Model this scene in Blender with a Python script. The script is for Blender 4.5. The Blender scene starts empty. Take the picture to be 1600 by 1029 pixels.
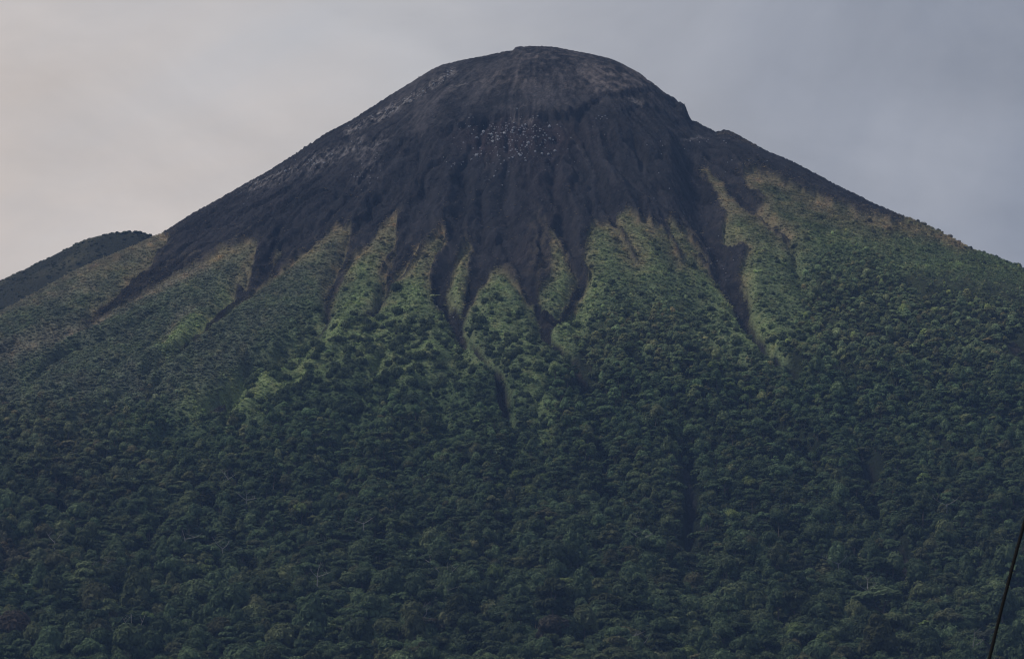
import bpy, bmesh, math, random
import numpy as np
from mathutils import Vector, Matrix

R = math.radians
rng = np.random.default_rng(7)
random.seed(7)
scene = bpy.context.scene
COL = scene.collection

# ------------------------------------------------------------------ camera
FPX = 8333.0                    # focal length in pixels of a 1600 wide frame
PITCH = R(10.63)
cam_d = bpy.data.cameras.new('camera')
cam = bpy.data.objects.new('camera', cam_d)
COL.objects.link(cam)
cam.location = (0, 0, 0)
cam.rotation_euler = (math.pi / 2 + PITCH, 0, 0)
cam_d.sensor_width = 36.0
cam_d.lens = 36.0 * FPX / 1600.0
cam_d.clip_start = 0.5
cam_d.clip_end = 40000
cam_d.dof.use_dof = True
cam_d.dof.focus_distance = 4200
cam_d.dof.aperture_fstop = 24
scene.camera = cam

# ------------------------------------------------------------------ sky, sun, exposure
SUN_EL, SUN_AZ = R(54), R(-86)          # azimuth from +Y (view direction), negative = left
sun_dir = Vector((math.sin(SUN_AZ) * math.cos(SUN_EL), math.cos(SUN_AZ) * math.cos(SUN_EL), math.sin(SUN_EL)))
world = bpy.data.worlds.new('World')
scene.world = world
world.use_nodes = True
wn, wl = world.node_tree.nodes, world.node_tree.links
wn.clear()
w_out = wn.new('ShaderNodeOutputWorld')
sky = wn.new('ShaderNodeTexSky')
sky.sky_type = 'NISHITA'
sky.sun_disc = False
sky.sun_elevation = SUN_EL
sky.sun_rotation = SUN_AZ
bg_sky = wn.new('ShaderNodeBackground')
bg_sky.inputs['Strength'].default_value = 0.08
wl.new(sky.outputs[0], bg_sky.inputs['Color'])
bg_cloud = wn.new('ShaderNodeBackground')
bg_cloud.inputs['Strength'].default_value = 1.5
mix_sky = wn.new('ShaderNodeMixShader')
mix_sky.inputs[0].default_value = 0.94
wl.new(bg_sky.outputs[0], mix_sky.inputs[1])
wl.new(bg_cloud.outputs[0], mix_sky.inputs[2])
wl.new(mix_sky.outputs[0], w_out.inputs['Surface'])
tc = wn.new('ShaderNodeTexCoord')
# the cloud deck: warm and bright where the low sun glows through it, blue-grey away from it
glow_dir = Vector((math.sin(R(-15)) * math.cos(R(7)), math.cos(R(-15)) * math.cos(R(7)), math.sin(R(7))))
dot = wn.new('ShaderNodeVectorMath'); dot.operation = 'DOT_PRODUCT'
nrm = wn.new('ShaderNodeVectorMath'); nrm.operation = 'NORMALIZE'
wl.new(tc.outputs['Generated'], nrm.inputs[0])
wl.new(nrm.outputs['Vector'], dot.inputs[0])
dot.inputs[1].default_value = glow_dir
ac = wn.new('ShaderNodeMath'); ac.operation = 'ARCCOSINE'
wl.new(dot.outputs['Value'], ac.inputs[0])
mp = wn.new('ShaderNodeMapping')
mp.inputs['Scale'].default_value = (10, 10, 18)
wl.new(nrm.outputs['Vector'], mp.inputs['Vector'])
cn = wn.new('ShaderNodeTexNoise')
cn.inputs['Scale'].default_value = 1.0
cn.inputs['Detail'].default_value = 7
cn.inputs['Roughness'].default_value = 0.55
cn.inputs['Distortion'].default_value = 0.6
wl.new(mp.outputs[0], cn.inputs['Vector'])
# angle + cloud noise drives the ramp, so the glow is broken up by the cloud
am = wn.new('ShaderNodeMath'); am.operation = 'MULTIPLY_ADD'
wl.new(cn.outputs['Fac'], am.inputs[0]); am.inputs[1].default_value = -0.17; wl.new(ac.outputs[0], am.inputs[2])
mr = wn.new('ShaderNodeMapRange')
mr.inputs['From Min'].default_value = -0.015; mr.inputs['From Max'].default_value = 0.325
wl.new(am.outputs[0], mr.inputs['Value'])
cr = wn.new('ShaderNodeValToRGB')
e = cr.color_ramp.elements
e[0].position = 0.0; e[0].color = (0.61, 0.50, 0.42, 1)
e[1].position = 1.0; e[1].color = (0.14, 0.158, 0.2, 1)
k = e.new(0.30); k.color = (0.462, 0.408, 0.365, 1)
k = e.new(0.55); k.color = (0.385, 0.377, 0.38, 1)
k = e.new(0.78); k.color = (0.25, 0.26, 0.291, 1)
wl.new(mr.outputs[0], cr.inputs['Fac'])
# soft brightness mottling over the whole deck
mp2 = wn.new('ShaderNodeMapping'); mp2.inputs['Scale'].default_value = (5, 5, 11); mp2.inputs['Location'].default_value = (3.1, 0.4, 1.7)
wl.new(nrm.outputs['Vector'], mp2.inputs['Vector'])
cn2 = wn.new('ShaderNodeTexNoise'); cn2.inputs['Scale'].default_value = 2.2; cn2.inputs['Detail'].default_value = 8; cn2.inputs['Roughness'].default_value = .58; cn2.inputs['Distortion'].default_value = .5
wl.new(mp2.outputs[0], cn2.inputs['Vector'])
mr2 = wn.new('ShaderNodeMapRange')
mr2.inputs['From Min'].default_value = 0.3; mr2.inputs['From Max'].default_value = 0.7
mr2.inputs['To Min'].default_value = 0.86; mr2.inputs['To Max'].default_value = 1.13
wl.new(cn2.outputs['Fac'], mr2.inputs['Value'])
mulc = wn.new('ShaderNodeVectorMath'); mulc.operation = 'SCALE'
wl.new(cr.outputs['Color'], mulc.inputs[0]); wl.new(mr2.outputs[0], mulc.inputs['Scale'])
wl.new(mulc.outputs['Vector'], bg_cloud.inputs['Color'])

sun_l = bpy.data.lights.new('sun', 'SUN')
sun_l.energy = 2.1
sun_l.angle = R(10)
sun_l.color = (1.0, 0.93, 0.84)
sun = bpy.data.objects.new('sun', sun_l)
sun.rotation_euler = sun_dir.to_track_quat('Z', 'Y').to_euler()
COL.objects.link(sun)

vs = scene.view_settings
scene.display_settings.display_device = 'sRGB'
vs.view_transform = 'Standard'
vs.look = 'None'
vs.gamma = 1.0
vs.use_curve_mapping = False
vs.exposure = 0.0
cy = scene.cycles
cy.use_denoising = True
cy.denoiser = 'OPENIMAGEDENOISE'
cy.denoising_input_passes = 'RGB_ALBEDO_NORMAL'
cy.denoising_prefilter = 'ACCURATE'
cy.max_bounces = 4
cy.diffuse_bounces = 3
cy.glossy_bounces = 1
cy.transmission_bounces = 1
cy.transparent_max_bounces = 2
cy.volume_bounces = 0
cy.use_adaptive_sampling = False
cy.filter_width = 1.2

# ------------------------------------------------------------------ noise
_perm = np.random.default_rng(3).permutation(512).astype(np.int64)
_perm = np.concatenate([_perm, _perm, _perm])
_ga = np.random.default_rng(4).uniform(0, 2 * np.pi, 512)
_gx, _gy = np.cos(_ga).astype(np.float32), np.sin(_ga).astype(np.float32)

def perlin(x, y, seed=0):
    x = np.asarray(x, np.float32) + 17.3 * seed; y = np.asarray(y, np.float32) - 9.1 * seed
    xi = np.floor(x).astype(np.int64); yi = np.floor(y).astype(np.int64)
    xf = x - xi; yf = y - yi
    xi &= 511; yi &= 511
    u = xf * xf * xf * (xf * (xf * 6 - 15) + 10)
    v = yf * yf * yf * (yf * (yf * 6 - 15) + 10)
    def g(ix, iy, fx, fy):
        h = _perm[_perm[ix & 511] + (iy & 511)]
        return _gx[h] * fx + _gy[h] * fy
    a = g(xi, yi, xf, yf); b = g(xi + 1, yi, xf - 1, yf)
    c = g(xi, yi + 1, xf, yf - 1); d = g(xi + 1, yi + 1, xf - 1, yf - 1)
    return 1.5 * ((a + (b - a) * u) * (1 - v) + (c + (d - c) * u) * v)

def fbm(x, y, oct=4, seed=0, gain=0.5):
    t = 0; a = 1.0; n = 0
    for o in range(oct):
        t = t + a * perlin(x * 2 ** o, y * 2 ** o, seed + o); n += a; a *= gain
    return t / n

def sstep(a, b, x):
    t = np.clip((x - a) / (b - a), 0, 1)
    return t * t * (3 - 2 * t)

def seg_dist(u, v, pts, width=None):
    """distance to a polyline (optionally minus a width that tapers along it)"""
    best = np.full(u.shape, 1e9, np.float32)
    for i in range(len(pts) - 1):
        ax, ay = pts[i][0], pts[i][1]; bx, by = pts[i + 1][0], pts[i + 1][1]
        dx, dy = bx - ax, by - ay
        t = np.clip(((u - ax) * dx + (v - ay) * dy) / (dx * dx + dy * dy + 1e-9), 0, 1)
        d = np.hypot(u - ax - t * dx, v - ay - t * dy)
        if len(pts[i]) > 2:
            d = d - (pts[i][2] + t * (pts[i + 1][2] - pts[i][2])) * 0.5
        best = np.minimum(best, d)
    return best

def poly_sdf(u, v, pts):
    inside = np.zeros(u.shape, bool)
    n = len(pts)
    for i in range(n):
        ax, ay = pts[i]; bx, by = pts[(i + 1) % n]
        if ay == by: continue
        c = ((ay > v) != (by > v)) & (u < (bx - ax) * (v - ay) / (by - ay) + ax)
        inside ^= c
    d = seg_dist(u, v, list(pts) + [pts[0]])
    return np.where(inside, -d, d)

def blob(u, v, cx, cy, rx, ry, p=1.0):
    return np.exp(-(((u - cx) / rx) ** 2 + ((v - cy) / ry) ** 2) * p)

# ------------------------------------------------------------------ survey of the mountain (sight lines from the camera station)
def project(x, y, z):
    fy = y * math.cos(PITCH) + z * math.sin(PITCH)
    up = -y * math.sin(PITCH) + z * math.cos(PITCH)
    fy = np.maximum(fy, 1.0)
    return 800 + FPX * x / fy, 514.5 - FPX * up / fy, fy

SKYLINE = np.array([(-400, 660), (-150, 555), (0, 487), (60, 455), (130, 417), (200, 388), (244, 369), (300, 333), (340, 311), (380, 288), (420, 266), (450, 247),
    (480, 227), (510, 207), (540, 192), (560, 180), (585, 164), (610, 148), (635, 133), (655, 120), (675, 108), (690, 101), (710, 96.5), (730, 92), (750, 88.5), (780, 82), (796, 78.5),
    (799, 81), (801.5, 80), (803.5, 73.5), (806, 72.8), (820, 72.5), (835, 72), (865, 73), (880, 76), (900, 80), (920, 83.5), (940, 88), (955, 92), (970, 98), (985, 106), (1000, 114), (1015, 126),
    (1027, 133), (1029, 137), (1040, 145), (1055, 153.5), (1071, 164), (1074, 173), (1079, 185), (1100, 196), (1120, 206.5), (1124, 203.5), (1135, 202.5), (1150, 208), (1163, 216), (1180, 225), (1200, 236), (1235, 250), (1270, 268), (1305, 287), (1340, 304),
    (1365, 317), (1390, 327), (1420, 340), (1460, 358), (1485, 371), (1510, 386), (1550, 400), (1600, 421), (1750, 490), (2000, 600)], float)
SUMMIT_X, SUMMIT_Y, H = 22.0, 5000.0, 1215.0

_rk = np.array([0, 60, 150, 300, 700, 1200, 1800, 2500, 3500, 5000, 9000], float)
_sk = np.array([0.02, .38, .58, .63, .58, .42, .29, .17, .09, .03, 0.0], float)
_rr = np.linspace(0, 9000, 4501)
_ss = np.interp(_rr, _rk, _sk)
_ff = np.concatenate([[0], np.cumsum((_ss[1:] + _ss[:-1]) * 0.5 * (_rr[1] - _rr[0]))])
def drop(r): return np.interp(r, _rr, _ff)

def grow(a, b, n, k):
    t = np.linspace(0, 1, n + 1)[1:]
    return a + (b - a) * (t ** k)
xs = np.concatenate([grow(-690, -3300, 55, 1.8)[::-1], np.linspace(-690, 740, 985), grow(740, 3300, 55, 1.8)])
yl = np.concatenate([grow(-2150, -5150, 55, 1.6)[::-1], np.linspace(-2150, -1000, 225)[:-1], np.linspace(-1000, 70, 440), grow(70, 2800, 50, 2.0)])
ys = yl + SUMMIT_Y
X, Y = np.meshgrid(xs, ys)
X = X.astype(np.float32); Y = Y.astype(np.float32)
DX, DY = X - SUMMIT_X, Y - SUMMIT_Y
RR = np.hypot(DX, DY); PHI = np.arctan2(DX, -DY)       # 0 = towards the camera, + = right
Z = (H - drop(np.hypot(RR, 18) - 18)).astype(np.float32)

def skyline_of(U, V, u0=-380, u1=1980, bw=3.0):
    nb = int((u1 - u0) / bw)
    m = np.full(nb, 1e9)
    ok = (U > u0) & (U < u1 - bw)
    np.minimum.at(m, ((U[ok] - u0) / bw).astype(int), V[ok])
    c = u0 + (np.arange(nb) + .5) * bw
    g = m < 1e8
    return c[g], m[g]
def smooth(a, s):
    k = np.exp(-0.5 * (np.arange(-int(3 * s) - 1, int(3 * s) + 2) / s) ** 2); k /= k.sum()
    h = len(k) // 2
    return np.convolve(np.pad(a, h, mode='edge'), k, 'valid')
W_Y = 1 / (1 + (DY / 700) ** 2)
for it in range(9):
    U, V, D = project(X[::2, ::2], Y[::2, ::2], Z[::2, ::2])
    c, m = skyline_of(U, V, bw=6.0)
    err = (m - np.interp(c, SKYLINE[:, 0], SKYLINE[:, 1])) * 0.6
    err = smooth(err, 5 if it < 5 else 3)
    Uf = 800 + FPX * X / (Y * math.cos(PITCH) + Z * math.sin(PITCH)).clip(1)
    Z = Z + np.interp(Uf, c, err).astype(np.float32) * W_Y * 0.9
U, V, D = project(X, Y, Z)          # survey coordinates of the smooth mountain
print('survey range', V[:, 500].min(), 'sky err', np.abs(err).max())

# ------------------------------------------------------------------ ground cover survey: bare rock, gullies, grass
BARE = [(255, 361), (262, 380), (250, 398), (227, 421), (200, 446), (172, 467), (150, 486), (128, 506), (150, 500), (184, 482), (215, 466), (247, 447), (268, 436), (292, 424), (315, 411), (341, 398), (366, 388), (385, 380), (398, 384),
    (399, 400), (395, 421), (387, 447), (371, 444), (366, 460), (374, 466), (383, 460), (405, 442), (432, 421), (452, 407), (471, 396), (485, 385), (497, 374), (512, 364), (524, 354), (534, 356), (551, 355), (548, 373), (545, 388), (541, 400), (529, 414), (522, 432), (514, 440),
    (511, 462), (511, 476), (516, 478), (520, 460), (524, 448), (538, 434), (539, 420), (542, 410), (549, 400), (562, 393), (573, 388), (580, 377), (588, 369), (597, 356), (604, 347), (612, 339), (622, 341), (621, 356), (617, 368), (617, 384), (611, 396), (603, 412), (594, 428), (604, 420), (617, 396), (613, 412), (604, 430),
    (604, 447), (601, 462), (592, 478), (580, 490), (568, 503), (578, 500), (590, 489), (600, 480), (607, 466), (609, 446), (620, 438), (634, 428), (642, 414), (655, 404), (663, 396), (668, 384), (677, 372), (683, 360), (690, 354), (696, 361), (694, 376), (689, 392), (679, 407), (675, 420),
    (671, 436), (673, 452), (676, 465), (681, 482), (692, 494), (704, 508), (709, 521), (714, 534), (724, 547), (733, 559), (739, 558), (737, 552), (731, 534), (727, 520), (724, 508), (727, 495), (733, 482), (740, 473), (745, 461), (751, 452), (759, 443), (767, 430), (776, 421), (784, 424), (792, 427), (801, 435),
    (808, 443), (814, 451), (818, 460), (825, 470), (831, 482), (835, 492), (837, 502), (841, 517), (844, 531), (850, 548), (856, 552), (862, 544), (863, 530), (867, 515), (874, 502), (881, 492), (889, 484), (897, 476), (906, 458), (913, 443), (917, 428), (913, 414), (911, 401), (914, 388), (917, 374), (919, 362), (926, 347),
    (940, 350), (952, 347), (961, 352), (964, 335), (972, 331), (984, 330), (993, 334), (1000, 345), (1004, 337), (1014, 344), (1022, 360), (1027, 347), (1033, 356), (1046, 372), (1050, 374), (1046, 358), (1042, 338), (1048, 336), (1055, 349), (1062, 358), (1070, 350), (1078, 364), (1086, 376), (1093, 384), (1101, 393), (1106, 402),
    (1112, 412), (1106, 416), (1112, 424), (1122, 432), (1134, 446), (1145, 460), (1150, 478), (1152, 496), (1160, 510), (1168, 524), (1178, 537), (1188, 548), (1198, 560), (1207, 571), (1210, 567), (1203, 555), (1196, 544), (1190, 528), (1184, 512), (1176, 499), (1169, 488), (1168, 470), (1166, 456), (1160, 438),
    (1157, 420), (1162, 402), (1166, 389), (1152, 380), (1140, 379), (1130, 370), (1126, 358), (1131, 341), (1136, 328), (1130, 318), (1124, 303), (1116, 290), (1107, 277), (1102, 266), (1098, 256), (1106, 262), (1118, 273), (1130, 284), (1140, 296), (1150, 306), (1158, 316), (1170, 326), (1184, 338), (1198, 347), (1208, 352), (1212, 362), (1219, 371), (1230, 381), (1229, 374),
    (1221, 362), (1210, 352), (1198, 342), (1186, 332), (1184, 324), (1196, 312), (1184, 304), (1170, 297), (1164, 286), (1160, 268), (1170, 265), (1186, 272), (1208, 279), (1230, 290), (1252, 299), (1278, 309), (1304, 319), (1324, 328), (1344, 336), (1368, 343), (1392, 349), (1406, 347), (1440, 300),
    (1300, 100), (1100, -60), (600, -60), (300, 200)]
ISLANDS = [[(730, 377), (735, 385), (734, 402), (731, 427), (727, 450), (724, 473), (721, 489), (712, 478), (703, 466), (696, 452), (702, 441), (706, 424), (713, 408), (720, 395), (725, 384)],
    [(860, 362), (866, 364), (872, 374), (877, 383), (886, 397), (893, 411), (898, 424), (900, 435), (897, 448), (892, 461), (886, 474), (879, 483), (873, 493), (866, 498), (856, 493), (848, 484), (841, 472), (841, 458), (850, 448), (858, 442), (864, 429), (862, 404), (858, 385)],
    [(655, 385), (660, 381), (656, 394), (648, 408), (643, 402), (647, 392)], [(636, 408), (637, 414), (630, 424), (624, 434), (614, 438), (618, 424), (626, 412)],
    [(438, 386), (441, 390), (432, 401), (425, 406), (430, 394)], [(1066, 348), (1072, 352), (1080, 366), (1074, 364), (1068, 356)]]
# narrow gullies: (u, v, width)
GULLIES = [[(385, 456, 10), (357, 480, 6), (325, 508, 6), (305, 530, 5), (283, 553, 4)], [(513, 470, 7), (513, 502, 5), (509, 520, 4), (498, 528, 3)], [(736, 552, 11), (743, 565, 10), (759, 586, 9), (779, 603, 10), (782, 622, 18), (786, 646, 22)],
    [(855, 545, 14), (868, 562, 12), (890, 582, 15), (905, 596, 11), (914, 606, 7)], [(1204, 566, 13), (1216, 584, 9)], [(963, 345, 5), (977, 382, 3), (997, 414, 2)], [(1046, 366, 5), (1056, 390, 4), (1064, 410, 3)],
    [(1070, 735, 6), (1077, 775, 12), (1080, 800, 13), (1076, 850, 12), (1072, 885, 6)], [(1234, 594, 12), (1240, 616, 14)], [(1358, 738, 14), (1361, 758, 14)], [(1406, 872, 16), (1416, 900, 24)], [(1582, 554, 16), (1594, 570, 18)], [(330, 638, 10), (350, 628, 10)], [(1098, 405, 12), (1120, 424, 10), (1140, 448, 8)]]
# valleys carved in the relief: (u, v, width), depth in metres
VALLEYS = [([(300, 540, 16), (372, 464, 24), (420, 425, 28), (480, 370, 30), (545, 310, 26), (610, 250, 14)], 8), ([(511, 500, 12), (515, 455, 20), (548, 385, 26), (580, 335, 26), (625, 290, 22), (650, 250, 12)], 9),
    ([(580, 495, 10), (604, 450, 16), (632, 395, 24), (655, 350, 26), (672, 300, 20), (690, 260, 10)], 8), ([(735, 556, 14), (712, 510, 24), (690, 455, 26), (700, 400, 24), (712, 350, 24), (722, 290, 16), (728, 250, 8)], 9),
    ([(724, 490, 10), (744, 430, 18), (750, 385, 20), (755, 330, 14), (752, 290, 8)], 5), ([(853, 550, 14), (840, 490, 24), (822, 440, 30), (800, 390, 34), (790, 330, 24), (792, 270, 10)], 8),
    ([(868, 510, 14), (896, 475, 20), (907, 430, 26), (892, 385, 26), (872, 335, 22), (862, 300, 16), (868, 262, 8)], 9), ([(1200, 560, 14), (1160, 490, 26), (1138, 420, 40), (1110, 370, 46), (1090, 320, 44), (1080, 270, 34), (1062, 220, 16)], 16),
    ([(1228, 378, 6), (1200, 344, 12), (1160, 310, 16), (1130, 270, 20), (1108, 236, 12)], 7), ([(140, 500, 14), (220, 440, 20), (300, 392, 24), (380, 340, 24), (470, 285, 20), (560, 235, 12)], 6),
    ([(960, 350, 8), (945, 300, 16), (925, 250, 14), (905, 205, 8)], 5), ([(1010, 340, 12), (985, 290, 16), (960, 245, 12)], 5), ([(1050, 370, 8), (1030, 315, 18), (1005, 260, 16), (985, 210, 8)], 6),
    ([(1420, 1029, 40), (1400, 900, 34), (1350, 745, 30), (1320, 600, 24), (1290, 500, 14)], 11), ([(1080, 1000, 30), (1074, 880, 26), (1076, 740, 24), (1050, 640, 16)], 8), ([(760, 1029, 40), (790, 860, 34), (800, 700, 20), (782, 610, 12)], 14),
    ([(200, 900, 40), (330, 740, 30), (440, 620, 24), (490, 545, 14)], 10), ([(330, 642, 26), (400, 590, 22), (500, 532, 14)], 7), ([(300, 545, 16), (200, 625, 26), (90, 720, 36)], 11), ([(330, 645, 20), (230, 720, 30), (100, 830, 40)], 11), ([(145, 503, 16), (60, 560, 24), (-40, 640, 30)], 9), ([(1228, 380, 10), (1262, 460, 22), (1290, 520, 26)], 9), ([(1400, 420, 12), (1480, 520, 26), (1540, 640, 34)], 10), ([(905, 600, 14), (935, 700, 26), (960, 820, 36)], 12), ([(600, 560, 14), (560, 650, 26), (520, 760, 36)], 10)]

def bare_sdf(u, v):
    n1 = fbm(u / 26, v / 40, 3, 11) * 7 + perlin(u / 5, v / 7, 14) * 2.2
    n2 = fbm(u / 26, v / 40, 3, 21) * 5
    uu, vv = u + n1, v + n2
    d = np.full(u.shape, 400.0, np.float32)
    sel = (v < 640) & (u > -60) & (u < 1660)
    a, b = uu[sel], vv[sel]
    s = poly_sdf(a, b, BARE)
    for isl in ISLANDS:
        s = np.maximum(s, -poly_sdf(a, b, isl))
    d[sel] = s
    for gp in GULLIES:
        us = [p[0] for p in gp]; vs_ = [p[1] for p in gp]
        sl = (u > min(us) - 40) & (u < max(us) + 40) & (v > min(vs_) - 40) & (v < max(vs_) + 40)
        d[sl] = np.minimum(d[sl], seg_dist(u[sl] + n1[sl] * .6, v[sl] + n2[sl] * .6, gp))
    return d
front = (DY < 120) & (U > -250) & (U < 1850) & (V < 1250)
SD = np.full(U.shape, 400.0, np.float32)
SD[front] = bare_sdf(U[front], V[front])
BAREW = sstep(3.0, -2.0, SD)

# ------------------------------------------------------------------ relief
RIM = np.array([(600, 222), (640, 214), (690, 206), (740, 194), (775, 183), (800, 180), (830, 178.5), (880, 181), (905, 175), (925, 158), (945, 151), (970, 149), (990, 142), (1020, 141), (1045, 149), (1070, 165), (1082, 178)], float)
RIMA = np.array([(590, 0), (640, 2.5), (690, 4.5), (760, 8), (830, 9), (890, 8), (925, 4.5), (960, 4.5), (990, 6), (1020, 9), (1070, 11), (1084, 9), (1092, 0)], float)
dZ = np.zeros_like(Z)
un = U + fbm(U / 22, V / 22, 3, 31) * 6
rimv = np.interp(U, RIM[:, 0], RIM[:, 1]) + fbm(U / 16, U * 0 + 3.3, 4, 33) * 6 * sstep(1000, 940, U)
below = V - rimv
A = np.interp(U, RIMA[:, 0], RIMA[:, 1])
dZ -= (1.2 - .5 * sstep(930, 1000, U)) * (.75 + .6 * perlin(U / 30, U * 0, 38)) * A * sstep(-.6, 1.8, below) * np.exp(-np.maximum(below - 4, 0) / 60)
dZ -= 3.0 * sstep(-1.5, 3, V - (np.interp(U, [960, 1000, 1040, 1080, 1100], [178, 160, 176, 196, 205]) + perlin(U / 9, U * 0, 36) * 4)) * sstep(960, 985, U) * sstep(1100, 1070, U) * np.exp(-np.maximum(V - 185, 0) / 40) * (DY < 60)
for pts, dep in VALLEYS:
    us = [p[0] for p in pts]; vs_ = [p[1] for p in pts]
    sl = (U > min(us) - 90) & (U < max(us) + 90) & (V > min(vs_) - 60) & (V < max(vs_) + 60) & (DY < 60)
    uu = U[sl] + fbm(U[sl] / 30, V[sl] / 45, 3, 41) * 8
    t = seg_dist(uu, V[sl], [(p[0], p[1], 0) for p in pts])
    w = np.interp(V[sl], *zip(*sorted([(p[1], p[2]) for p in pts])))
    fade = sstep(min(vs_) - 25, min(vs_) + 40, V[sl])
    dZ[sl] -= dep * np.exp(-(t / (w * 0.62)) ** 2) * fade
# narrow floors incised
dZ -= 2.2 * sstep(2, -5, SD) * sstep(430, 470, V)
# rounded grassy spurs stand up between the gullies
dZ += 4.5 * (1 - np.exp(-np.maximum(SD, 0) / 14)) * sstep(330, 370, V) * sstep(760, 560, V)
# downslope ribs and runnels on the rock, broad spurs under the forest
warp = fbm(DX / 60, DY / 90, 3, 51) * 0.045
ph = PHI + warp
rk = np.clip(RR / 300, 0, 1.6)
def ridged(a, b, s): return 1 - 2 * np.abs(perlin(a, b, s))
rib = ridged(ph * 11, RR / 260, 61) * 3.2 + ridged(ph * 24, RR / 150, 62) * 1.9 + ridged(ph * 52, RR / 80, 63) * 1.5 + ridged(ph * 110, RR / 50, 64) * 0.8
dome = sstep(10, -30, below) * sstep(560, 640, U) * sstep(1110, 1080, U)
dZ += rib * rk * BAREW * (1 - dome * .85)
rillp = ph + fbm(DX / 18, DY / 40, 3, 55) * .03
for kf, dep, ks in ((17, 3.4, 66), (34, 2.4, 67), (60, 1.5, 68)):
    pr = perlin(rillp * kf, RR / (2600 / kf), ks)
    dZ -= dep * np.exp(-(pr / .11) ** 2) * np.clip(rk, 0, 1.2) * BAREW * (1 - dome) * np.clip(.5 + 1.5 * perlin(DX / 40, DY / 70, ks + 20), 0, 1)
dZ += fbm(DX / 9, DY / 16, 4, 71) * (2.1 + 0.3 * dome) * BAREW + ridged(DX / 22, DY / 44, 75) * 1.6 * BAREW
dZ += (fbm(DX / 40, DY / 60, 3, 81) * 2.0) * (1 - BAREW)
lowf = sstep(400, 640, V)
dZ += (ridged(ph * 16 + .4, RR / 900, 91) * 12 + ridged(ph * 38, RR / 420, 92) * 5) * lowf * (1 - BAREW)
dZ *= np.where(DY > 40, np.exp(-((DY - 40) / 300) ** 2), 1)
dZ *= sstep(2700, 2300, RR)
Z = Z + dZ
# skyline detail (small steps of the crest)
for it in range(4):
    u2, v2, d2 = project(X, Y, Z)
    c, m = skyline_of(u2, v2, bw=3.2)
    err = (m - np.interp(c, SKYLINE[:, 0], SKYLINE[:, 1])) * 0.6
    err = smooth(err, 1.2)
    depth = v2 - np.interp(u2, c, m)
    Z = Z + (np.interp(u2, c, err) * np.exp(-(np.maximum(depth, 0) / 14) ** 2) * np.exp(-(np.maximum(DY, 0) / 200) ** 2)).astype(np.float32)
UF, VF, DF = project(X, Y, Z)

# ------------------------------------------------------------------ land cover colours (albedo)
def lin3(*c): return np.array(c, np.float32)
def mixc(c, col, w): return c + (np.asarray(col, np.float32) - c) * np.clip(w, 0, 1)[..., None]
OCHRE_L = [([(150, 425), (200, 400), (250, 380)], 24, .5), ([(1165, 270), (1210, 286), (1300, 330), (1400, 358), (1470, 372), (1500, 385)], 15, 1), ([(1200, 310), (1290, 345), (1380, 372)], 22, .45), ([(1100, 262), (1130, 295), (1160, 322), (1200, 350)], 9, 1), ([(1124, 206), (1150, 212), (1180, 228)], 5, 1), ([(1395, 330), (1450, 356), (1520, 390)], 7, .8),
    ([(150, 490), (230, 440), (300, 405)], 14, .75), ([(300, 430), (345, 402), (390, 385)], 10, .8), ([(398, 395), (392, 430)], 6, .8)]
PINK_L = [([(-40, 510), (60, 452), (140, 415), (240, 372)], 20, .8), ([(-60, 600), (60, 540), (180, 492), (260, 450), (320, 420)], 10, .8), ([(-20, 500), (90, 470), (140, 450)], 14, .6), ([(140, 506), (120, 512)], 10, .6), ([(255, 540), (280, 505), (300, 490)], 7, .5)]
GREEN_L = [([(362, 468), (330, 500), (290, 532), (255, 552)], 15, 1), ([(300, 655), (345, 632), (400, 600), (470, 562), (525, 528)], 15, 1), ([(490, 585), (430, 612), (380, 645)], 26, .95), ([(540, 560), (620, 595), (680, 570)], 34, .65), ([(620, 560), (600, 520), (640, 470)], 30, .6),
    ([(716, 405), (716, 450), (712, 480)], 11, 1), ([(866, 375), (884, 420), (874, 470)], 12, 1), ([(690, 480), (700, 530), (730, 580)], 16, .6), ([(780, 440), (770, 500), (800, 540), (840, 560)], 24, .6),
    ([(940, 360), (935, 420), (915, 480), (885, 520), (880, 555)], 20, .75), ([(985, 345), (990, 390), (1020, 430)], 24, .8), ([(1060, 370), (1090, 410), (1120, 450), (1150, 510), (1180, 560)], 16, .9), ([(1135, 380), (1170, 420), (1172, 480), (1195, 530), (1240, 545)], 15, 1), ([(1140, 350), (1160, 370), (1180, 400)], 14, .8),
    ([(545, 425), (580, 423), (600, 420)], 9, 1.2), ([(560, 470), (545, 500), (520, 530)], 14, .7), ([(840, 590), (830, 640), (860, 700)], 18, .6), ([(1400, 425), (1500, 422), (1530, 430)], 6, .6), ([(1240, 470), (1250, 520), (1260, 560)], 22, .4), ([(1210, 400), (1300, 380), (1400, 395)], 20, .35), ([(1200, 540), (1230, 556)], 14, .9)]
def lines_w(u, v, L):
    w = np.zeros(u.shape, np.float32)
    for pts, wd, k in L:
        us = [p[0] for p in pts]; vv = [p[1] for p in pts]
        s = (u > min(us) - 3 * wd) & (u < max(us) + 3 * wd) & (v > min(vv) - 3 * wd) & (v < max(vv) + 3 * wd)
        w[s] = np.maximum(w[s], k * np.exp(-(seg_dist(u[s], v[s], pts) / wd) ** 2))
    return w
TREE_TOP = np.array([(-200, 700), (0, 668), (150, 668), (280, 672), (340, 688), (430, 690), (520, 684), (600, 684), (700, 674), (760, 692), (820, 715), (850, 725), (868, 640), (885, 545), (920, 500), (990, 478), (1060, 500), (1110, 530), (1180, 585), (1225, 580), (1240, 520), (1255, 450), (1280, 415), (1330, 398), (1420, 400), (1480, 408), (1560, 424), (1600, 440), (1800, 540)], float)
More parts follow.
